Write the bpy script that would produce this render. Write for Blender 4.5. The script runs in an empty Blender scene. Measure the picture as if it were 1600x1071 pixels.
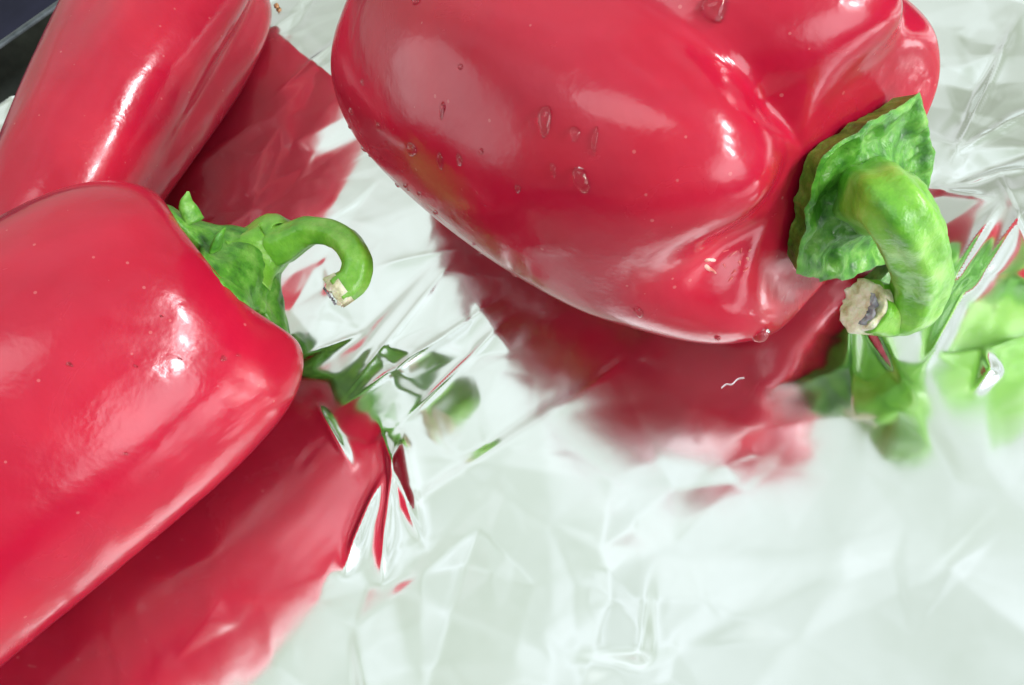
import bpy, bmesh, math, random
import numpy as np
from math import pi, radians as rad
from mathutils import Vector, Matrix, noise
from mathutils.geometry import delaunay_2d_cdt
from mathutils.bvhtree import BVHTree

CM = 0.01                      # everything below is written in centimetres
sc = bpy.context.scene
COL = sc.collection

# ------------------------------------------------------------------ camera
CAM = np.array([[0.94411191, 0.18509434, -0.27275042],
                [0.0, 0.82745646, 0.56152988],
                [-0.3296251, 0.53014704, -0.7812115]])   # columns: right, up, forward
cd = bpy.data.cameras.new('camera'); cam = bpy.data.objects.new('camera', cd); COL.objects.link(cam)
m = Matrix.Identity(4)
for i in range(3):
    m[i][0], m[i][1], m[i][2] = CAM[i][0], CAM[i][1], -CAM[i][2]
m.translation = Vector((0, 0, 15 * CM))
cam.matrix_world = m
cd.sensor_width = 36; cd.lens = 36 * 1422 / 1600
cd.clip_start = 0.005; cd.clip_end = 50
cd.dof.use_dof = True; cd.dof.focus_distance = 0.165; cd.dof.aperture_fstop = 65
sc.camera = cam

# ------------------------------------------------------------------ world: the pale room around the tray
w = bpy.data.worlds.new('World'); sc.world = w; w.use_nodes = True
wn = w.node_tree; wn.nodes.clear()
o_ = wn.nodes.new('ShaderNodeOutputWorld'); bg = wn.nodes.new('ShaderNodeBackground')
tc = wn.nodes.new('ShaderNodeTexCoord'); sx = wn.nodes.new('ShaderNodeSeparateXYZ'); rp = wn.nodes.new('ShaderNodeValToRGB')
wn.links.new(tc.outputs['Generated'], sx.inputs[0]); wn.links.new(sx.outputs['Z'], rp.inputs[0])
wn.links.new(rp.outputs[0], bg.inputs[0]); wn.links.new(bg.outputs[0], o_.inputs[0])
e = rp.color_ramp.elements
e[0].position = 0.0; e[0].color = (0.42, 0.45, 0.40, 1)
e[1].position = 1.0; e[1].color = (0.80, 0.91, 0.87, 1)
x = e.new(0.30); x.color = (0.52, 0.57, 0.51, 1)
x = e.new(0.62); x.color = (0.68, 0.765, 0.69, 1)
x = e.new(0.85); x.color = (0.84, 0.96, 0.90, 1)
# the wall behind the camera is darker than the bright wall and ceiling ahead
dt = wn.nodes.new('ShaderNodeVectorMath'); dt.operation = 'DOT_PRODUCT'; dt.inputs[1].default_value = (-0.25, 0.8, 0.55)
wn.links.new(tc.outputs['Generated'], dt.inputs[0])
mr = wn.nodes.new('ShaderNodeMapRange'); mr.inputs['From Min'].default_value = -1; mr.inputs['From Max'].default_value = .6
mr.inputs['To Min'].default_value = .6; mr.inputs['To Max'].default_value = 1.09
wn.links.new(dt.outputs['Value'], mr.inputs['Value'])
nz = wn.nodes.new('ShaderNodeTexNoise'); nz.inputs['Scale'].default_value = 3.2; nz.inputs['Detail'].default_value = 3
wn.links.new(tc.outputs['Generated'], nz.inputs['Vector'])
cr_ = wn.nodes.new('ShaderNodeValToRGB'); wn.links.new(nz.outputs['Fac'], cr_.inputs[0])
cr_.color_ramp.elements[0].position = .38; cr_.color_ramp.elements[0].color = (.66, .68, .60, 1)
cr_.color_ramp.elements[1].position = .60; cr_.color_ramp.elements[1].color = (1.12, 1.09, 1.14, 1)
mu = wn.nodes.new('ShaderNodeVectorMath'); mu.operation = 'MULTIPLY'
wn.links.new(rp.outputs[0], mu.inputs[0]); wn.links.new(cr_.outputs[0], mu.inputs[1])
wn.links.new(mu.outputs[0], bg.inputs[0]); wn.links.new(mr.outputs[0], bg.inputs[1])

# ------------------------------------------------------------------ lamps
def lamp(name, loc, target, sx_, sy_, power, col, roll=0):
    ld = bpy.data.lights.new(name, 'AREA'); ld.shape = 'ELLIPSE'; ld.size = sx_; ld.size_y = sy_
    ld.energy = power; ld.color = col
    o = bpy.data.objects.new(name, ld); COL.objects.link(o)
    d = (Vector(target) - Vector(loc)).normalized()
    o.matrix_world = Matrix.Translation(loc) @ d.to_track_quat('-Z', 'Y').to_matrix().to_4x4() @ Matrix.Rotation(roll, 4, 'Z')
    return o

for k, (dy, dz) in enumerate(((-.25, -.02), (0, 0), (.25, .02))):
    lamp('ceiling_lamp', (.88, -.08 + dy, .46 + dz), (-.04, .12, .03), .085, .11, 4.2, (1, .97, 1))
lamp('soft_ceiling_light', (-.16, -.22, .97), (-.05, .12, .0), .85, .42, 2.6, (.96, .98, 1), .0)
lamp('side_window', (.78, -.74, .24), (-.06, .1, .0), .9, .6, 7.5, (.98, .95, 1), .0)
lamp('left_window', (-1.2, .22, .36), (-.06, .1, .0), .9, .7, 2.4, (.94, .97, 1), .0)


sc.view_settings.view_transform = 'Standard'; sc.view_settings.look = 'None'
sc.view_settings.exposure = 0; sc.view_settings.gamma = 1
sc.cycles.max_bounces = 10
sc.cycles.use_denoising = True

# ------------------------------------------------------------------ helpers
def empty(name, loc, label, cat, group=None):
    o = bpy.data.objects.new(name, None); COL.objects.link(o)
    o.location = Vector(loc) * CM; o.empty_display_size = 0.01
    o['label'] = label; o['category'] = cat
    if group: o['group'] = group
    return o
def wpos(o):
    p = Vector((0, 0, 0))
    while o: p += o.location; o = o.parent
    return np.array(p)
def mesh(name, V, F, mat, parent=None, smooth=True, origin=None, fix=False):
    """V in world centimetres; one mesh object, origin at its parent or at origin"""
    V = np.asarray(V, float) * CM
    base = wpos(parent) if parent else (np.array(origin, float) * CM if origin is not None else np.zeros(3))
    me = bpy.data.meshes.new(name)
    me.from_pydata((V - base).tolist(), [], F if isinstance(F, list) else F.tolist())
    me.materials.append(mat)
    if fix:
        bm = bmesh.new(); bm.from_mesh(me); bmesh.ops.recalc_face_normals(bm, faces=bm.faces); bm.to_mesh(me); bm.free()
    me.polygons.foreach_set('use_smooth', [smooth] * len(me.polygons)); me.update()
    o = bpy.data.objects.new(name, me); COL.objects.link(o)
    if parent: o.parent = parent
    else: o.location = base
    return o
def grid_faces(nu, nv, wrap=True):
    i, j = np.meshgrid(np.arange(nu - 1), np.arange(nv if wrap else nv - 1), indexing='ij')
    j2 = (j + 1) % nv
    return np.stack([i * nv + j, (i + 1) * nv + j, (i + 1) * nv + j2, i * nv + j2], -1).reshape(-1, 4)
def cr(P, n):
    P = np.array(P, float); N = len(P)
    Q = np.vstack([2 * P[0] - P[1], P, 2 * P[-1] - P[-2]])
    t = np.linspace(0, N - 1, n); i = np.minimum(t.astype(int), N - 2); f = (t - i)[:, None]
    a, b, c, d = Q[i], Q[i + 1], Q[i + 2], Q[i + 3]
    return .5 * ((2 * b) + (c - a) * f + (2 * a - 5 * b + 4 * c - d) * f**2 + (3 * b - a - 3 * c + d) * f**3)
def sstep(x, a, b):
    t = np.clip((x - a) / (b - a), 0, 1); return t * t * (3 - 2 * t)
def vnoise(P, scale, amp, seed=0):
    off = Vector((seed * 7.3, seed * 3.1, seed * 5.7)); F = P.reshape(-1, 3)
    return (np.array([noise.noise(Vector(p) * scale + off) for p in F]) * amp).reshape(P.shape[:-1])

# ------------------------------------------------------------------ materials
def newmat(name):
    mt = bpy.data.materials.new(name); mt.use_nodes = True
    return mt, mt.node_tree, mt.node_tree.nodes['Principled BSDF']
def N(nt, t, **kw):
    n = nt.nodes.new(t)
    for k, v in kw.items():
        if k in n.inputs: n.inputs[k].default_value = v
        else: setattr(n, k, v)
    return n
def ramp(nt, src, stops):
    r = nt.nodes.new('ShaderNodeValToRGB'); nt.links.new(src, r.inputs[0]); el = r.color_ramp.elements
    el[0].position, el[0].color = stops[0][0], (*stops[0][1], 1)
    el[1].position, el[1].color = stops[-1][0], (*stops[-1][1], 1)
    for p, c in stops[1:-1]: el.new(p).color = (*c, 1)
    return r
def noise_tex(nt, scale, detail=4, rough=.5, obj=True, dist=0):
    t = nt.nodes.new('ShaderNodeTexCoord'); n = nt.nodes.new('ShaderNodeTexNoise')
    nt.links.new(t.outputs['Object'], n.inputs['Vector'])
    n.inputs['Scale'].default_value = scale; n.inputs['Detail'].default_value = detail
    n.inputs['Roughness'].default_value = rough; n.inputs['Distortion'].default_value = dist
    return n
def bump(nt, b, src, strength, dist):
    bp = nt.nodes.new('ShaderNodeBump'); bp.inputs['Strength'].default_value = strength; bp.inputs['Distance'].default_value = dist
    nt.links.new(src, bp.inputs['Height']); nt.links.new(bp.outputs[0], b.inputs['Normal']); return bp

def pepper_mat(name, c0, c1, c2, rough=.2):
    mt, nt, b = newmat(name)
    n = noise_tex(nt, 28, 5, .55, dist=.4)
    r = ramp(nt, n.outputs['Fac'], [(.25, c0), (.5, c1), (.70, c2), (.85, (.46, .035, .018))])
    vo = N(nt, 'ShaderNodeTexVoronoi'); vo.inputs['Scale'].default_value = 420      # fine pale specks and pores
    t_ = nt.nodes.new('ShaderNodeTexCoord'); nt.links.new(t_.outputs['Object'], vo.inputs['Vector'])
    sp = nt.nodes.new('ShaderNodeSeparateColor'); nt.links.new(vo.outputs['Color'], sp.inputs[0])
    a1 = N(nt, 'ShaderNodeMath', operation='LESS_THAN'); nt.links.new(vo.outputs['Distance'], a1.inputs[0]); a1.inputs[1].default_value = .13
    a2 = N(nt, 'ShaderNodeMath', operation='GREATER_THAN'); nt.links.new(sp.outputs[0], a2.inputs[0]); a2.inputs[1].default_value = .86
    a3 = N(nt, 'ShaderNodeMath', operation='MULTIPLY'); nt.links.new(a1.outputs[0], a3.inputs[0]); nt.links.new(a2.outputs[0], a3.inputs[1])
    a4 = N(nt, 'ShaderNodeMath', operation='MULTIPLY'); nt.links.new(a3.outputs[0], a4.inputs[0]); a4.inputs[1].default_value = .16
    mx_ = N(nt, 'ShaderNodeMix', data_type='RGBA'); nt.links.new(a4.outputs[0], mx_.inputs[0]); nt.links.new(r.outputs[0], mx_.inputs[6]); mx_.inputs[7].default_value = (.8, .45, .4, 1)
    nt.links.new(mx_.outputs[2], b.inputs['Base Color'])
    nr_ = noise_tex(nt, 55, 5, .6, dist=1.2); rr_ = ramp(nt, nr_.outputs['Fac'], [(.35, (rough - .05,) * 3), (.65, (rough + .08,) * 3)]); nt.links.new(rr_.outputs[0], b.inputs['Roughness'])
    b.inputs['IOR'].default_value = 1.45
    b.inputs['Coat Weight'].default_value = .12; b.inputs['Coat Roughness'].default_value = .09
    b.inputs['Subsurface Weight'].default_value = .25
    b.inputs['Subsurface Radius'].default_value = (1, .15, .1); b.inputs['Subsurface Scale'].default_value = .004
    n2 = noise_tex(nt, 160, 3, .5); n3 = noise_tex(nt, 1500, 2, .5)
    mx = N(nt, 'ShaderNodeMath', operation='MULTIPLY_ADD'); nt.links.new(n3.outputs['Fac'], mx.inputs[0]); mx.inputs[1].default_value = .06
    nt.links.new(n2.outputs['Fac'], mx.inputs[2])
    bump(nt, b, mx.outputs[0], .35, .0006)
    return mt
M_PEP = pepper_mat('pepper_skin', (.32, .004, .022), (.40, .007, .030), (.47, .012, .035))

def green_mat(name, dark, mid, light, scale, rough=.28, bs=.5):
    mt, nt, b = newmat(name)
    n = noise_tex(nt, scale, 5, .6)
    r = ramp(nt, n.outputs['Fac'], [(.3, dark), (.5, mid), (.72, light)])
    nt.links.new(r.outputs[0], b.inputs['Base Color'])
    b.inputs['Roughness'].default_value = rough
    b.inputs['Subsurface Weight'].default_value = .3; b.inputs['Subsurface Radius'].default_value = (.4, 1, .2); b.inputs['Subsurface Scale'].default_value = .002
    n2 = noise_tex(nt, 700, 4, .6)
    bump(nt, b, n2.outputs['Fac'], bs, .0005)
    return mt
M_STEM = green_mat('stem_green', (.08, .28, .02), (.16, .42, .035), (.30, .55, .11), 150)
M_CALYX = green_mat('calyx_green', (.02, .11, .015), (.08, .28, .025), (.22, .46, .09), 260, .3, .7)
M_CUT = green_mat('cut_stem_pith', (.40, .36, .16), (.72, .72, .50), (.86, .86, .74), 380, .6, 1)
M_CORE = green_mat('bruised_stem_core', (.10, .11, .13), (.30, .31, .34), (.55, .56, .58), 420, .45, 1)
M_FLAKE = green_mat('lifted_red_skin', (.50, .04, .05), (.66, .12, .12), (.75, .30, .25), 500, .4, 1)
M_SCAR = green_mat('dry_skin_scar', (.50, .10, .08), (.80, .42, .34), (.85, .70, .58), 500, .5, 1)

mt, nt, b = newmat('water'); M_WATER = mt
b.inputs['Base Color'].default_value = (1, 1, 1, 1); b.inputs['Transmission Weight'].default_value = 1
b.inputs['Roughness'].default_value = 0.0; b.inputs['IOR'].default_value = 1.33

mt, nt, b = newmat('aluminium_foil'); M_FOIL = mt
b.inputs['Metallic'].default_value = 1; b.inputs['Base Color'].default_value = (.92, .935, .935, 1)
n = noise_tex(nt, 45, 4, .55, dist=.5)
r = ramp(nt, n.outputs['Fac'], [(.35, (0.1,) * 3), (.7, (0.2,) * 3)]); nt.links.new(r.outputs[0], b.inputs['Roughness'])
n2 = noise_tex(nt, 90, 2, .4); bump(nt, b, n2.outputs['Fac'], .06, .0012)

mt, nt, b = newmat('dark_enamel'); M_TRAY = mt
n = noise_tex(nt, 90, 5, .6)
r = ramp(nt, n.outputs['Fac'], [(.3, (.010, .013, .010)), (.7, (.028, .034, .026))]); nt.links.new(r.outputs[0], b.inputs['Base Color'])
b.inputs['Roughness'].default_value = .55; b.inputs['Specular IOR Level'].default_value = .2; bump(nt, b, n.outputs['Fac'], .3, .001)
mt, nt, b = newmat('worn_rim_metal'); M_RIM = mt
n = noise_tex(nt, 120, 5, .6)
r = ramp(nt, n.outputs['Fac'], [(.3, (.06, .07, .08)), (.7, (.16, .18, .20))]); nt.links.new(r.outputs[0], b.inputs['Base Color'])
b.inputs['Roughness'].default_value = .4; b.inputs['Metallic'].default_value = .6
mt, nt, b = newmat('dark_counter'); M_COUNTER = mt
n = noise_tex(nt, 20, 6, .6)
r = ramp(nt, n.outputs['Fac'], [(.3, (.008, .008, .02)), (.7, (.02, .02, .045))]); nt.links.new(r.outputs[0], b.inputs['Base Color'])
b.inputs['Roughness'].default_value = .7; b.inputs['Specular IOR Level'].default_value = .1
mt, nt, b = newmat('brown_crumb'); M_CRUMB = mt
n = noise_tex(nt, 600, 3, .6)
r = ramp(nt, n.outputs['Fac'], [(.3, (.22, .09, .03)), (.7, (.55, .30, .12))]); nt.links.new(r.outputs[0], b.inputs['Base Color'])
mt, nt, b = newmat('white_fibre'); M_FIBRE = mt
b.inputs['Base Color'].default_value = (.85, .8, .85, 1); b.inputs['Roughness'].default_value = .5

# ------------------------------------------------------------------ foil sheet
# tray frame: e1 along the far edge, e2 towards it
E1 = np.array([.833, .553]); E2 = np.array([-.553, .833])
T0 = np.array([-23.3, 27.6])                  # a point of the far inner edge
RIGHT = (np.array([7.4, 17.6]) - T0) @ E1     # distance along e1 of the right inner edge
CREASES = [
    # x0,y0,x1,y1,height,width
    (-4.65, 5.02, -3.98, 5.80, 0.000, 0.13),
    (-3.98, 5.80, -3.54, 5.46, 0.000, 0.10),
    (-3.98, 5.80, -3.80, 4.82, 0.000, 0.13),
    (-3.51, 5.86, -3.04, 6.03, 0.000, 0.13),
    (-3.04, 6.03, -2.49, 5.33, 0.000, 0.13),
    (-2.49, 5.33, -2.95, 4.36, 0.000, 0.16),
    (-4.54, 4.62, -5.93, 3.88, 0.000, 0.20),
    (-1.00, 5.32, 0.06, 5.57, 0.000, 0.16),
    (-0.59, 6.28, 0.09, 5.46, 0.000, 0.13),
    (-1.85, 5.20, -1.07, 3.49, 0.000, 0.20),
    (0.59, 4.32, 1.55, 5.64, 0.000, 0.20),
    (-3.06, 3.65, -2.33, 4.72, 0.000, 0.16),
    (-8.78, 10.15, -5.83, 11.86, 0.080, 0.15),
    (-7.51, 9.43, -5.53, 11.27, 0.064, 0.12),
    (-8.48, 13.73, -6.66, 13.77, 0.028, 0.12),
    (-8.89, 10.50, -6.95, 13.04, 0.042, 0.12),
    (-10.40, 11.50, -8.96, 11.89, 0.048, 0.10),
    (2.97, 9.86, 4.18, 11.19, 0.120, 0.15),
    (3.49, 9.80, 4.68, 11.05, 0.120, 0.15),
    (3.48, 12.38, 4.13, 11.60, 0.096, 0.12),
    (4.17, 13.29, 6.03, 16.38, 0.096, 0.12),
    (4.24, 13.09, 5.58, 13.78, 0.080, 0.12),
    (3.85, 12.26, 5.09, 12.07, 0.096, 0.10),
    (4.53, 12.05, 4.44, 10.21, 0.080, 0.12),
    (2.48, 8.72, 3.58, 10.14, 0.080, 0.15),
    (-12.73, 21.37, -10.81, 23.23, 0.064, 0.20),
    (-12.96, 24.16, -10.55, 21.08, 0.048, 0.20),
    (-8.59, 6.37, -8.04, 7.91, 0.160, 0.16),
    (-7.83, 6.27, -7.68, 8.71, 0.160, 0.16),
    (-7.13, 6.83, -8.07, 9.08, 0.160, 0.16),
    (-9.70, 10.01, -8.84, 8.61, 0.120, 0.12),

]
def tin(X, Y, n, seed, amp):
    rng = np.random.default_rng(seed)
    lo = (X.min() - 2, Y.min() - 2); hi = (X.max() + 2, Y.max() + 2)
    pts = rng.random((n, 2)) * [hi[0] - lo[0], hi[1] - lo[1]] + lo
    pts = np.vstack([pts, [lo, (hi[0], lo[1]), hi, (lo[0], hi[1])]])
    z = rng.normal(size=len(pts)) * amp
    vo, _, fo, ov, _, _ = delaunay_2d_cdt([Vector(p) for p in pts], [], [], 0, 1e-6)
    vo = np.array([tuple(v) for v in vo]); zz = np.array([z[o[0]] if o else 0 for o in ov])
    H = np.zeros_like(X); xs = X[0]; ys = Y[:, 0]
    for f in fo:
        a, b_, c = vo[list(f)]; za, zb, zc = zz[list(f)]
        x0, x1 = np.searchsorted(xs, [min(a[0], b_[0], c[0]), max(a[0], b_[0], c[0])])
        y0, y1 = np.searchsorted(ys, [min(a[1], b_[1], c[1]), max(a[1], b_[1], c[1])])
        if x1 <= x0 or y1 <= y0: continue
        gx = X[y0:y1, x0:x1]; gy = Y[y0:y1, x0:x1]
        d = (b_[1] - c[1]) * (a[0] - c[0]) + (c[0] - b_[0]) * (a[1] - c[1])
        if abs(d) < 1e-9: continue
        l1 = ((b_[1] - c[1]) * (gx - c[0]) + (c[0] - b_[0]) * (gy - c[1])) / d
        l2 = ((c[1] - a[1]) * (gx - c[0]) + (a[0] - c[0]) * (gy - c[1])) / d
        l3 = 1 - l1 - l2; ins = (l1 >= -1e-9) & (l2 >= -1e-9) & (l3 >= -1e-9)
        H[y0:y1, x0:x1][ins] = (l1 * za + l2 * zb + l3 * zc)[ins]
    return H
def blur(H, k):
    ker = np.exp(-np.linspace(-1.5, 1.5, 2 * k + 1)**2); ker /= ker.sum()
    for ax in (0, 1):
        P = np.pad(H, [(k, k) if a == ax else (0, 0) for a in (0, 1)], mode='edge'); O = np.zeros_like(H)
        for i, q in enumerate(ker):
            O += q * (P[i:i + H.shape[0], :] if ax == 0 else P[:, i:i + H.shape[1]])
        H = O
    return H
DX = 0.05
xs = np.arange(-31, 11.5, DX); ys = np.arange(-3, 40, DX)
X, Y = np.meshgrid(xs, ys)
def bmp(cx, cy, rx, ry, ang=0):
    c, s = math.cos(rad(ang)), math.sin(rad(ang)); u = (X - cx) * c + (Y - cy) * s; v = -(X - cx) * s + (Y - cy) * c
    return np.exp(-(u / rx)**2 - (v / ry)**2)
coarse = blur(tin(X, Y, 420, 3, 1.0), 4)
medium = blur(tin(X, Y, 1300, 8, 1.0), 2)
fine = blur(tin(X, Y, 5000, 5, 1.0), 1)

m_cr = .5 + .5 * bmp(-2, 5, 5, 2) + .6 * bmp(-6.8, 12.0, 2.2, 2.6) + 1.1 * bmp(4.6, 10.6, 3.0, 3.4) + .1 * bmp(-11, 24, 6, 5) + .4 * bmp(5.5, 16, 3, 3)
m_cr = m_cr * (1 - .6 * bmp(-10.5, 8.0, 4.5, 2.2, 40)) * (1 - .6 * bmp(-3.2, 8.6, 2.5, 2))

Hf = .05 * coarse + m_cr * (.045 * medium + .006 * fine)
for x0, y0, x1, y1, hh, ww in CREASES:
    a = np.array([x0, y0]); d = np.array([x1 - x0, y1 - y0]); L = np.hypot(*d); d = d / L
    u = (X - x0) * d[0] + (Y - y0) * d[1]; v = -(X - x0) * d[1] + (Y - y0) * d[0]
    env = sstep(u, -.25 * L, .3 * L) * (1 - sstep(u, .7 * L, 1.25 * L))
    Hf += hh * env * np.exp(-np.sqrt((v / ww)**2 + .02))
Hf += .8 * sstep(X, 2.4, 5.0) * np.exp(-((Y - 9.6) / 3.0)**2)      # the sheet rises in a fold at the right
T1 = (X - T0[0]) * E1[0] + (Y - T0[1]) * E1[1]; T2 = (X - T0[0]) * E2[0] + (Y - T0[1]) * E2[1]
Hf += 1.6 * sstep(T1, RIGHT - 1.2, RIGHT + .8) + .12 * sstep(T2, -3, 0) * medium
foil_bvh = None
keep = (T2 < -.9 + .5 * np.sin(T1 * .9) + .25 * np.sin(T1 * 2.7 + 1) + .0 * X) & (T1 < RIGHT + 1.1 + .25 * np.sin(T2 * 1.7)) & (T1 > -9 + 0 * X) & (T2 > -40)
ny, nx = X.shape
F = grid_faces(ny, nx, False)
kk = keep.ravel()[F].all(1); F = F[kk]
used = np.zeros(ny * nx, bool); used[F.ravel()] = True; idx = np.cumsum(used) - 1
V = np.c_[X.ravel(), Y.ravel(), Hf.ravel()][used]; F = idx[F][:, ::-1]
foil = mesh('foil_sheet', V, F, M_FOIL)
foil['label'] = 'crumpled silver aluminium foil sheet lining the tray under the red peppers'; foil['category'] = 'aluminium foil'
FB = BVHTree.FromPolygons((V[:]).tolist(), F.tolist())
def foil_z(x, y):
    h = FB.ray_cast(Vector((x, y, 30)), Vector((0, 0, -1))); return h[0].z if h[0] else 0
def foil_zs(P):
    ix = np.clip(((P[..., 0] - xs[0]) / DX).astype(int), 0, nx - 1); iy = np.clip(((P[..., 1] - ys[0]) / DX).astype(int), 0, ny - 1)
    return Hf[iy, ix]

# ------------------------------------------------------------------ tray and counter
def ring_sweep(name, prof, mat, parent):
    """sweep an (outward offset, z) profile round the tray's rounded rectangle"""
    cx1, cx0, cy1, cy0, rr = RIGHT, -10., 0., -42., 3.0
    path = []
    for (cx, cy, a0) in ((cx1 - rr, cy1 - rr, 0), (cx0 + rr, cy1 - rr, 90), (cx0 + rr, cy0 + rr, 180), (cx1 - rr, cy0 + rr, 270)):
        for k in range(13):
            a = rad(a0 + k * 7.5); path.append((cx, cy, math.cos(a), math.sin(a)))
    V = []
    for (off, z) in prof:
        for (cx, cy, c, s) in path:
            t1, t2 = cx + (rr + off) * c, cy + (rr + off) * s
            p = T0 + t1 * E1 + t2 * E2; V.append((p[0], p[1], z))
    return mesh(name, V, grid_faces(len(prof), len(path)), mat, parent)
ctr = T0 + (RIGHT - 10) / 2 * E1 - 21 * E2
tray = empty('baking_tray', (ctr[0], ctr[1], -1.0), 'dark enamelled baking tray with a grey metal rim, under the foil at top left', 'baking tray')
ring_sweep('tray_wall', [(-.0, -.35), (.15, -.25), (.35, .1), (.55, .95)], M_TRAY, tray)
ring_sweep('rim', [(.55, .95), (.58, 1.03), (.66, 1.08), (.85, 1.07), (.95, 1.0), (.95, .9), (.8, .85)], M_RIM, tray)
fl = []
for t1, t2 in ((-10.5, -42.5), (RIGHT + .3, -42.5), (RIGHT + .3, .3), (-10.5, .3)):
    p = T0 + t1 * E1 + t2 * E2; fl.append(p)
mesh('tray_floor', [(p[0], p[1], -.36) for p in fl] + [(p[0], p[1], -.6) for p in fl],
     [[0, 1, 2, 3], [7, 6, 5, 4], [0, 4, 5, 1], [1, 5, 6, 2], [2, 6, 7, 3], [3, 7, 4, 0]], M_TRAY, tray, smooth=False)
cnt = mesh('countertop', [(-120, -90, -1), (120, -90, -1), (120, 150, -1), (-120, 150, -1)], [[0, 1, 2, 3]], M_COUNTER, smooth=False)
cnt['kind'] = 'structure'; cnt['label'] = 'dark countertop under the baking tray'

# ------------------------------------------------------------------ peppers
PROF = [(.075, 0), (.05, .12), (.012, .26), (.0, .42), (.035, .62), (.13, .80), (.30, .92), (.55, 1.0), (.76, 1.02), (.895, .955),
        (.963, .83), (.993, .66), (.998, .48), (.985, .32), (.97, .2), (.965, 0)]
def rot(p):
    ya, pt, ro = rad(p['yaw']), rad(p['pitch']), rad(p['roll']); c, s = math.cos, math.sin
    Rx = np.array([[1, 0, 0], [0, c(ro), -s(ro)], [0, s(ro), c(ro)]])
    Ry = np.array([[c(pt), 0, s(pt)], [0, 1, 0], [-s(pt), 0, c(pt)]])
    Rz = np.array([[c(ya), -s(ya), 0], [s(ya), c(ya), 0], [0, 0, 1]])
    return Rz @ Ry @ Rx
def pepper_surface(p, nu=150, nv=220):
    pr = cr(p.get('prof', PROF), nu); a = pr[:, 0][:, None]; r = np.maximum(pr[:, 1], 0)[:, None]
    th = np.linspace(0, 2 * pi, nv, endpoint=False)[None, :]
    dd = lambda deg: (th - rad(deg) + pi) % (2 * pi) - pi
    G = S = T = 0
    for deg, amp, wd in p['groove']:
        prof = sstep(a, p.get('g0', .1), .75) * .75 + .25
        G = G + amp * prof * np.exp(-np.abs(dd(deg) / rad(wd))**1.6)
    for i in range(4):
        S = S + p['l'][i] * np.exp(-(dd(90 * i) / rad(32))**2)
        T = T + p['m'][i] * np.exp(-(dd(90 * i) / rad(36))**2)
    for deg, amp, wd in p.get('xlobe', []): S = S + amp * np.exp(-(dd(deg) / rad(wd))**2)
    edge = np.minimum(r * 1.4, 1)
    rr = r * (1 - G) * (1 - p['taper'] * (1 - np.clip(a, 0, 1))**1.3) * (1 + S * .5 * sstep(a, .4, .95) * edge) * (1 + T * .5 * sstep(1 - a, .4, .95) * edge)
    ax = a + sstep(a, .6, 1) * np.minimum(r * 2, 1) * (S - G * .3) - sstep(1 - a, .6, 1) * np.minimum(r * 2, 1) * (T - G * .3)
    x = (ax - 1) * p['L']; y = rr * p['R'] * np.cos(th) * p['wy']; z = rr * p['R'] * np.sin(th) * p['wz']
    s = -x / p['L']; y = y + p['by'] * s * (1 - s) * 4; z = z + p['bz'] * s * (1 - s) * 4
    P = np.stack([x, y, z], -1)
    M = rot(p)
    rad_dir = np.stack([np.zeros_like(x), y, z], -1); rad_dir /= np.linalg.norm(rad_dir, axis=-1, keepdims=True) + 1e-6
    nz = vnoise(P, .28, p.get('n1', .22), p['seed']) + vnoise(P * np.array([.6, 1, 1]), .9, p.get('n2', .06), p['seed'] + 3) + vnoise(P, 1.7, p.get('n3', .016), p['seed'] + 5)
    P = P + rad_dir * nz[..., None] * np.minimum(r * 1.6, 1)[..., None]
    for (lx, ly, lz, rd, amp) in p.get('dents', []):   # soft dents, local centimetres
        d2 = ((P - np.array([lx, ly, lz]))**2).sum(-1); P = P - rad_dir * (amp * np.exp(-d2 / rd**2))[..., None]
    if 'seat' in p:                                     # the flat seat the calyx lies in
        px_, cy_, cz_, r0_, r1_ = p['seat']; d_ = np.hypot(P[..., 1] - cy_, P[..., 2] - cz_)
        P[..., 0] -= (1 - sstep(d_, r0_, r1_)) * np.maximum(0, P[..., 0] - px_)
    for _ in range(10):
        Q = P.copy(); Q[1:-1] = P[1:-1] * .5 + (P[2:] + P[:-2]) * .25; P = Q * .6 + (np.roll(Q, 1, 1) + np.roll(Q, -1, 1)) * .2
    P = P @ M.T + np.array([p['x'], p['y'], 0])
    dz = (P[..., 2] - foil_zs(P)); lift = np.partition(dz.ravel(), 60)[60] + .03 + p.get('sink', .04)
    P[..., 2] -= p.get('dz', None) if p.get('dz') is not None else lift
    o = np.array([p['x'], p['y'], -(p['dz'] if p.get('dz') is not None else lift)])
    print('pepper', p['yaw'], 'lift', lift, 'origin', o)
    return P, M, o
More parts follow.
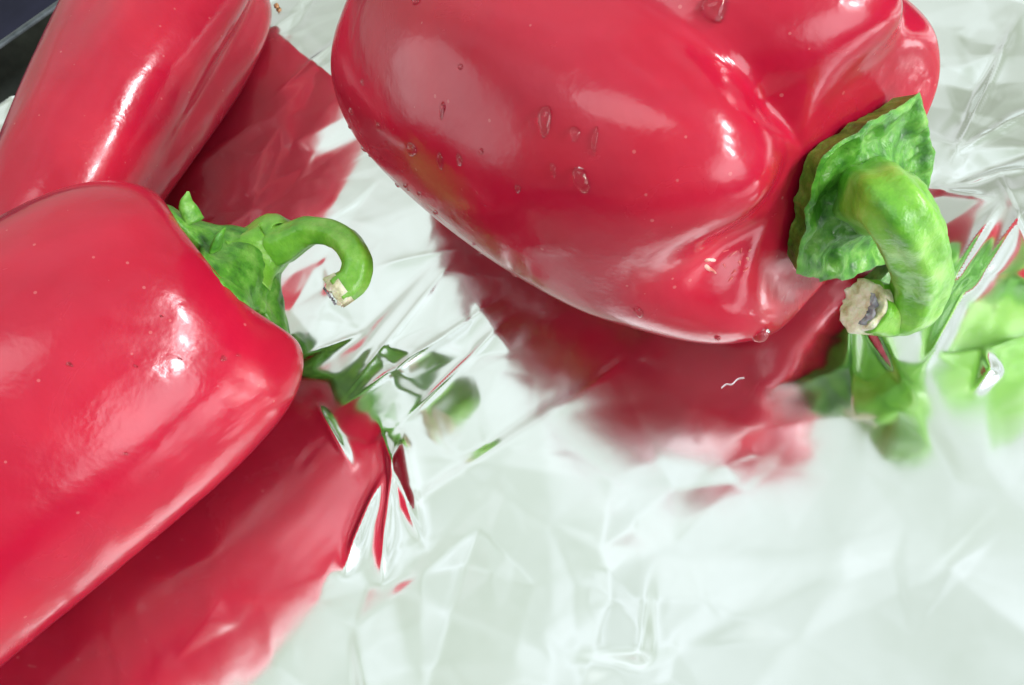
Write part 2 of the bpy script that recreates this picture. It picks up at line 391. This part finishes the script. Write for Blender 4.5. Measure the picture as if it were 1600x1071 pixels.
def sweep(ctrl, n, nv, ribs=5, ribamp=.06, nz=.03, seed=0, flat=1.0, cap=True):
    """tube along control points (x,y,z,r) in centimetres; returns vertices and faces"""
    C = cr(ctrl, n); P = C[:, :3]; R_ = C[:, 3]
    t = np.gradient(P, axis=0); t /= np.linalg.norm(t, axis=1)[:, None]
    up = np.array([.31, .2, .93]); u = np.cross(t[0], up); u /= np.linalg.norm(u); V = []
    for i in range(n):
        u = u - (u @ t[i]) * t[i]; u /= np.linalg.norm(u); v = np.cross(t[i], u)
        for j in range(nv):
            a = 2 * pi * j / nv + i / n * .9
            rr = R_[i] * (1 + ribamp * math.cos(ribs * a) + ribamp * .5 * math.cos(2 * a + 1))
            V.append(P[i] + rr * (math.cos(a) * u + flat * math.sin(a) * v))
    V = np.array(V).reshape(n, nv, 3)
    ctrv = P[:, None, :]; dirn = V - ctrv; dirn /= np.linalg.norm(dirn, axis=-1, keepdims=True) + 1e-9
    V = V + dirn * (vnoise(V, 2.2, nz, seed) + vnoise(V, 6, nz * .3, seed + 1))[..., None]
    F = grid_faces(n, nv).tolist(); V = V.reshape(-1, 3)
    if cap:
        V = np.vstack([V, P[-1], P[0]]); a0 = (n - 1) * nv
        F += [[a0 + (j + 1) % nv, a0 + j, n * nv] for j in range(nv)] + [[j, (j + 1) % nv, n * nv + 1] for j in range(nv)]
    return V, F, P, t
def calyx_mesh(M, o, cx, cy, cz, corners, hfun, nr=46, na=180, noise_amp=.1, seed=4, thick=.18, tilt=None, fr=2.4):
    """polar sheet over an outline of (y, z) corners in the pepper's frame"""
    cs = np.array(corners, float) - [cy, cz]; ang = np.arctan2(cs[:, 1], cs[:, 0]); od = np.argsort(ang); cs = cs[od]; ang = ang[od]
    th = np.linspace(-pi, pi, na, endpoint=False); rad_ = np.zeros(na)
    K = len(cs)
    for j, t in enumerate(th):
        d = np.array([math.cos(t), math.sin(t)])
        for k in range(K):
            a, b_ = cs[k], cs[(k + 1) % K]; e_ = b_ - a; den = d[0] * e_[1] - d[1] * e_[0]
            if abs(den) < 1e-9: continue
            s = (a[0] * e_[1] - a[1] * e_[0]) / den; q = (a[0] * d[1] - a[1] * d[0]) / den
            if s > 0 and -1e-6 <= q <= 1 + 1e-6: rad_[j] = max(rad_[j], s)
    rad_ *= 1 + .05 * np.array([noise.noise(Vector((math.cos(t) * 4, math.sin(t) * 4, seed))) + .5 * noise.noise(Vector((math.cos(t) * 11, math.sin(t) * 11, seed))) for t in th])
    ss = np.linspace(0.02, 1, nr)
    S, TH = np.meshgrid(ss, th, indexing='ij'); RD = S * rad_[None, :]
    y = cy + RD * np.cos(TH); z = cz + RD * np.sin(TH); h = hfun(S, TH, RD)
    Q = np.stack([h, y, z], -1)
    nn = vnoise(Q * [0.3, 1, 1], fr, noise_amp, seed) + vnoise(Q * [.3, 1, 1], fr * 2.3, noise_amp * .35, seed + 2)
    Q[..., 0] += nn * sstep(S, .05, .25) * (1 - .7 * sstep(S, .9, 1))
    rim = Q[-1].copy()
    outs = []
    for k, (dx, sh) in enumerate(((-.05, 1.02), (-thick * .6, 1.025), (-thick, 1.0), (-thick - .35, .9))):
        e_ = rim.copy(); e_[:, 0] += dx; e_[:, 1] = cy + (rim[:, 1] - cy) * sh; e_[:, 2] = cz + (rim[:, 2] - cz) * sh; outs.append(e_[None])
    Q = np.concatenate([Q] + outs, 0)
    V = Q.reshape(-1, 3) + [cx, 0, 0]; W = V @ M.T + o
    F = grid_faces(Q.shape[0], na).tolist()
    W = np.vstack([W, W[:na].mean(0)]); F += [[j, (j + 1) % na, len(W) - 1][::-1] for j in range(na)]
    return W, F

GR = [(45, .16, 20), (135, .14, 20), (225, .14, 20), (315, .14, 20)]
A = dict(x=1.796, y=9.955, yaw=-49.0, pitch=-2.81, roll=2.23, L=11.83, R=4.253, taper=-.149, by=-.536, bz=.8, wy=.891, wz=.852, l=[-.014, -.073, -.1, -.038],
         m=[.017, -.127, .087, -.114], groove=[(25, .13, 17), (99, .16, 14), (222, .0, 22), (310, .12, 20)], seed=1, n1=.10, n2=.08, n3=.022, seat=(-.90, 0.53, -0.85, 1.9, 3.4))
B = dict(x=-10.38, y=12.227, yaw=37.03, pitch=-.68, roll=17.69, L=12.79, R=3.625, taper=-.133, by=0, bz=.753, wy=.961, wz=.871, l=[-.036, -.012, .005, -.064],
         m=[-.126, -.085, .099, .011], groove=[(45, .03, 24), (135, .06, 30), (222, .08, 28), (315, .06, 20)], seed=2, n1=.08, seat=(-.55, 0, 0, 1.5, 2.2))
C = dict(x=-14.60, y=26.38, yaw=76.8, pitch=.26, roll=50, L=13, R=3.25, taper=.22, l=[.08, -.017, -.014, .079], m=[0, 0, 0, 0],
         by=-.05, bz=.6, wy=.83, wz=.88, groove=[(50, .08, 20), (148, .25, 14), (235, .08, 20), (320, .1, 20)], seed=3, n1=.16, n2=.12, n3=.035, sink=.20)
def make_pepper(p, label):
    P, M, o = pepper_surface(p)
    nu, nv = P.shape[:2]
    base = (P[..., 0].mean(), P[..., 1].mean(), P[..., 2].min())
    root = empty('bell_pepper', base, label, 'bell pepper', 'red bell peppers lying on the foil')
    V = np.vstack([P.reshape(-1, 3)]); F = grid_faces(nu, nv)
    body = mesh('flesh', V, F, M_PEP, root, fix=True)
    bvh = BVHTree.FromPolygons(V.tolist(), F.tolist())
    return root, P, M, o, bvh
# right pepper
ra, PA, MA, oA, bA = make_pepper(A, 'large red bell pepper with water drops and thick curled green stem, on the right')
cornA = [(1.88, 0.20), (1.36, 0.42), (0.76, 0.64), (-0.32, 0.95), (-0.58, 0.61), (-0.84, 0.17), (-1.32, -0.88), (-0.81, -1.59), (-0.23, -2.30), (0.26, -2.66), (1.15, -3.23), (1.93, -2.30), (2.17, -1.40), (2.02, -0.54)]
def hA(S, TH, RD):
    return .5 * np.exp(-(RD / .95)**2) - .13 * np.exp(-((S - .62) / .2)**2) + .13 * sstep(S, .78, 1)
W, F = calyx_mesh(MA, oA, -.55, 0.53, -0.85, cornA, hA, noise_amp=.14, seed=4, thick=.07, fr=2.4)
mesh('calyx', W, F, M_CALYX, ra, fix=True)
cA = oA + MA @ np.array([-.5, 0.53, -0.85])
ctrl = [(*(cA - MA[:, 0] * .3), .8), (*cA, .66), (1.97, 9.12, 3.90, 0.50), (2.25, 8.91, 3.20, 0.47), (2.39, 8.97, 2.10, 0.46), (2.24, 8.91, 1.45, 0.43), (1.92, 8.94, 1.30, 0.42), (1.51, 8.89, 1.70, 0.47)]
V, F, SP, ST = sweep(ctrl, 90, 64, 6, .06, .05, 3)
sa = mesh('stem', V, F, M_STEM, ra, fix=True)
def cut_face(Pend, t, r, parent, seed, core=True):
    """rough pale end of a cut stem with a bruised core"""
    t = t / np.linalg.norm(t); u = np.cross(t, [.3, .2, .93]); u /= np.linalg.norm(u); v = np.cross(t, u)
    nr, na = 14, 48; V = []
    for i in range(nr):
        s = i / (nr - 1)
        for j in range(na):
            a = 2 * pi * j / na; q = r * s * (1.0 + .06 * math.cos(3 * a + seed) + .05 * math.sin(7 * a) + .03 * noise.noise(Vector((math.cos(a) * 3, math.sin(a) * 3, seed))))
            p = Pend + u * q * math.cos(a) + v * q * math.sin(a)
            q_ = noise.noise(Vector(p) * 5); h = .10 + .05 * q_ + .025 * noise.noise(Vector(p) * 13) + .03 * s**6 * math.sin(5 * a + 9 * q_)
            V.append(p + t * h)
    for j in range(na):
        a = 2 * pi * j / na; V.append(Pend - t * .16 + (u * math.cos(a) + v * math.sin(a)) * r * 1.0)
    F = grid_faces(nr + 1, na).tolist()
    c = mesh('cut_end', V, F, M_CUT, parent)
    if core:
        V = []
        for i in range(10):                      # grey crescent of bruised pith along one side
            f = i / 9
            for j in range(na):
                a = 2.2 + 1.9 * j / (na - 1) + seed * .4; wdt = math.sin(pi * j / (na - 1))**.6
                q = r * (.74 + (f - .5) * .42 * wdt + .06 * noise.noise(Vector((a * 4, f * 2, seed))))
                V.append(Pend + u * (q * math.cos(a)) + v * (q * math.sin(a)) + t * (.16 + .03 * math.sin(pi * f) + .05 * noise.noise(Vector((a * 5, f * 3, seed + 4)))))
        mesh('core', V, grid_faces(10, na, False), M_CORE, parent)
    return c
cut_face(SP[-1], ST[-1], .44, sa, 1)
# front left pepper
rb, PB, MB, oB, bB = make_pepper(B, 'smooth red bell pepper at the left front with thin hooked green stem over the foil')
cornB = [(1.8 * math.cos(a) * (1 + .24 * math.cos(5 * a + 1.2)), 1.85 * math.sin(a) * (1 + .24 * math.cos(5 * a + 1.7))) for a in np.linspace(0, 2 * pi, 40, endpoint=False)]
def hB(S, TH, RD):
    return 1.1 * np.exp(-(RD / .85)**1.4) - .30 * sstep(S, .3, 1) + .05
W, F = calyx_mesh(MB, oB, -.12, 0, 0, cornB, hB, noise_amp=.09, seed=9, thick=.12)
mesh('calyx', W, F, M_CALYX, rb, fix=True)
cB = oB + MB @ np.array([0.1, 0, 0])
ctrl = [(*cB, .95), (*(cB + MB[:, 0] * .35), .66), (*(cB + MB[:, 0] * .8), .54), (-9.44, 12.46, 2.70, 0.43), (-8.69, 12.51, 2.85, 0.30), (-7.93, 12.12, 2.90, 0.27), (-7.54, 11.56, 2.80, 0.29), (-7.66, 11.17, 2.60, 0.31), (-7.98, 10.96, 2.60, 0.32)]
V, F, SP, ST = sweep(ctrl, 70, 48, 5, .06, .03, 6)
sb = mesh('stem', V, F, M_STEM, rb, fix=True)
cut_face(SP[-1], ST[-1], .34, sb, 2)
# the upper tip of the left collar curls away from the shoulder
for (q0, q1, q2, r0) in (((-.12, .55, 1.45), (.02, .75, 1.75), (.22, .8, 1.95), .20), ((-.1, -.3, 1.5), (.1, -.35, 1.75), (.32, -.3, 1.8), .17)):
    ct = [(*(oB + MB @ np.array(q0)), r0), (*(oB + MB @ np.array(q1)), r0 * .7), (*(oB + MB @ np.array(q2)), r0 * .22)]
    V, F, _, _ = sweep(ct, 18, 16, 3, .1, .04, 12, flat=.5)
    mesh('calyx_tip', V, F, M_CALYX, rb, fix=True)
# back left pepper
rc, PC, MC, oC, bC = make_pepper(C, 'red bell pepper at the back left, leaning behind the front one, stem hidden')

# ------------------------------------------------------------------ water drops, flakes of dry skin
def dome(P, n, axis, la, lb, h, seed, mat, name, parent, nr=7, na=20, wob=.12):
    """a low dome lying on a surface point: axis = long direction, la/lb half sizes, h height (cm)"""
    n = np.array(n) / np.linalg.norm(n); axis = axis - (axis @ n) * n; axis /= np.linalg.norm(axis); side = np.cross(n, axis); V = []
    for i in range(nr):
        f = i / (nr - 1) * pi / 2
        for j in range(na):
            a = 2 * pi * j / na
            q = 1 + wob * math.sin(2 * a + seed) + wob * .6 * math.sin(3 * a + seed * 2.3)
            tail = 1 - .25 * math.cos(a)      # narrower uphill, fuller downhill
            V.append(P + n * (h * math.sin(f) - .012) + axis * la * math.cos(f) * math.cos(a) * q + side * lb * math.cos(f) * math.sin(a) * q * tail)
    V.append(P + n * (h - .012)); V.append(P - n * .03)
    k = nr * na
    F = grid_faces(nr - 1, na).tolist() + [[(nr - 2) * na + j, (nr - 2) * na + (j + 1) % na, k] for j in range(na)] + [[(j + 1) % na, j, k + 1] for j in range(na)]
    return mesh(name, V, F, mat, parent, fix=True)
def on(PP, bvh, u, deg):
    p = Vector(PP[int(u), int(deg / 360 * PP.shape[1]) % PP.shape[1]]); q, n, _, _ = bvh.find_nearest(p)
    c = Vector(PP[int(u)].mean(0)); n = n if n.dot(q - c) > 0 else -n
    return np.array(q), np.array(n)
DR = [(80, 134.2, 0.20, 0.10), (83, 134.2, 0.09, 0.08), (85, 135.8, 0.17, 0.05), (68, 157.1, 0.13, 0.10), (71, 155.5, 0.15, 0.06), (73, 152.2, 0.09, 0.06), (64, 158.7, 0.07, 0.06), (71, 142.4, 0.13, 0.05), (72, 132.5, 0.05, 0.04), (82, 144.0, 0.11, 0.04), (85, 145.6, 0.17, 0.12), (79, 153.8, 0.06, 0.05), (75, 148.9, 0.05, 0.04), (93, 90.0, 0.20, 0.15), (66, 122.7, 0.10, 0.09), (62, 148.9, 0.05, 0.05), (93, 194.7, 0.12, 0.07), (65, 175.1, 0.05, 0.05), (59, 160.4, 0.06, 0.06), (71, 114.5, 0.06, 0.05),
      (97, 214, .08, .05), (100, 226, .15, .14)]
rd = random.Random(5)
DR += [(rd.uniform(52, 74), rd.uniform(172, 218), *(lambda s_: (s_ * rd.uniform(1, 1.6), s_))(rd.uniform(.025, .055))) for _ in range(26)]
for k, (u, dg, la, lb) in enumerate(DR):
    q, n = on(PA, bA, u, dg); g = np.array([.12 * math.sin(k * 2.1), .12 * math.cos(k * 1.7), -1.0])
    dome(q, n, g, la * 1.15, lb * 1.2, min(la, lb) * .85 + .01, k * 1.3, M_WATER, 'water_drop', ra)
q, n = on(PA, bA, 118, 192)
t1 = np.cross(n, [0, 0, 1.]); t1 /= np.linalg.norm(t1); t2 = np.cross(n, t1)
FL = [(.44, -.08, .15, .04, 1.9), (.37, -.22, .10, .045, 2.5), (.1, .2, .10, .02, .3), (-.05, .12, .08, .025, 1.), (.0, -.08, .12, .018, .1), (-.2, .15, .09, .02, 2.), (.2, .28, .12, .018, .2),
      (-.15, -.05, .07, .02, .9), (.2, .02, .06, .02, 1.8), (-.28, .02, .06, .018, .5), (.08, -.2, .09, .016, 2.7), (-.1, .3, .08, .02, .1)]
for k, (a, b_, la, lb, an) in enumerate(FL):
    w_, nn, _, _ = bA.find_nearest(Vector(q + t1 * a + t2 * b_)); nn = np.array(nn) * (1 if np.array(nn) @ n > 0 else -1)
    dome(np.array(w_), nn, t1 * math.cos(an) + t2 * math.sin(an), la * (1 if k < 2 else .7), lb, .035 if k < 2 else .026, k * 1.9, M_SCAR if k < 2 else M_FLAKE, 'skin_flake', ra, nr=4, na=14, wob=.35)
# drops on the foil side of the front left pepper
for k, (u, dg, la, lb) in enumerate([(92, 146, .07, .06), (94, 150, .05, .03), (84, 130, .05, .02), (88, 136, .06, .02), (80, 118, .07, .04), (90, 122, .04, .02), (78, 150, .05, .03)]):
    q, n = on(PB, bB, u, dg)
    dome(q, n, np.array([.3, .1, -1.]), la, lb, .03, k, M_WATER, 'water_drop', rb)

# ------------------------------------------------------------------ small bits on the foil
def lump(name, c, r, mat, parent=None, seed=0, sq=.7):
    V = []
    for i in range(9):
        f = pi * i / 8
        for j in range(12):
            a = 2 * pi * j / 12; d = np.array([math.sin(f) * math.cos(a), math.sin(f) * math.sin(a), math.cos(f) * sq])
            V.append(np.array(c) + d * r * (1 + .5 * noise.noise(Vector(d * 1.8) + Vector((seed, 0, 0)))))
    return mesh(name, V, grid_faces(9, 12), mat, parent, origin=(c[0], c[1], c[2] - r * sq))
z0 = foil_z(-13.45, 26.0)
cb = lump('crumb', (-13.45, 26.0, z0 + .08), .10, M_CRUMB, seed=3)
cb['label'] = 'tiny brown crumb on the foil at the top, between the two back peppers'; cb['category'] = 'crumb'
path = [(-1.10, 8.82), (-1.0, 8.88), (-.9, 8.86), (-.78, 8.95), (-.66, 8.96)]
V, F, _, _ = sweep([(x_, y_, foil_z(x_, y_) + .02, .006) for x_, y_ in path], 24, 6, 5, 0, 0)
fb = mesh('fibre', V, F, M_FIBRE, origin=(-.9, 8.83, foil_z(-.9, 8.83)))
fb['label'] = 'short pale curled fibre on the foil in front of the large right pepper'; fb['category'] = 'fibre'


sc.render.film_transparent = False
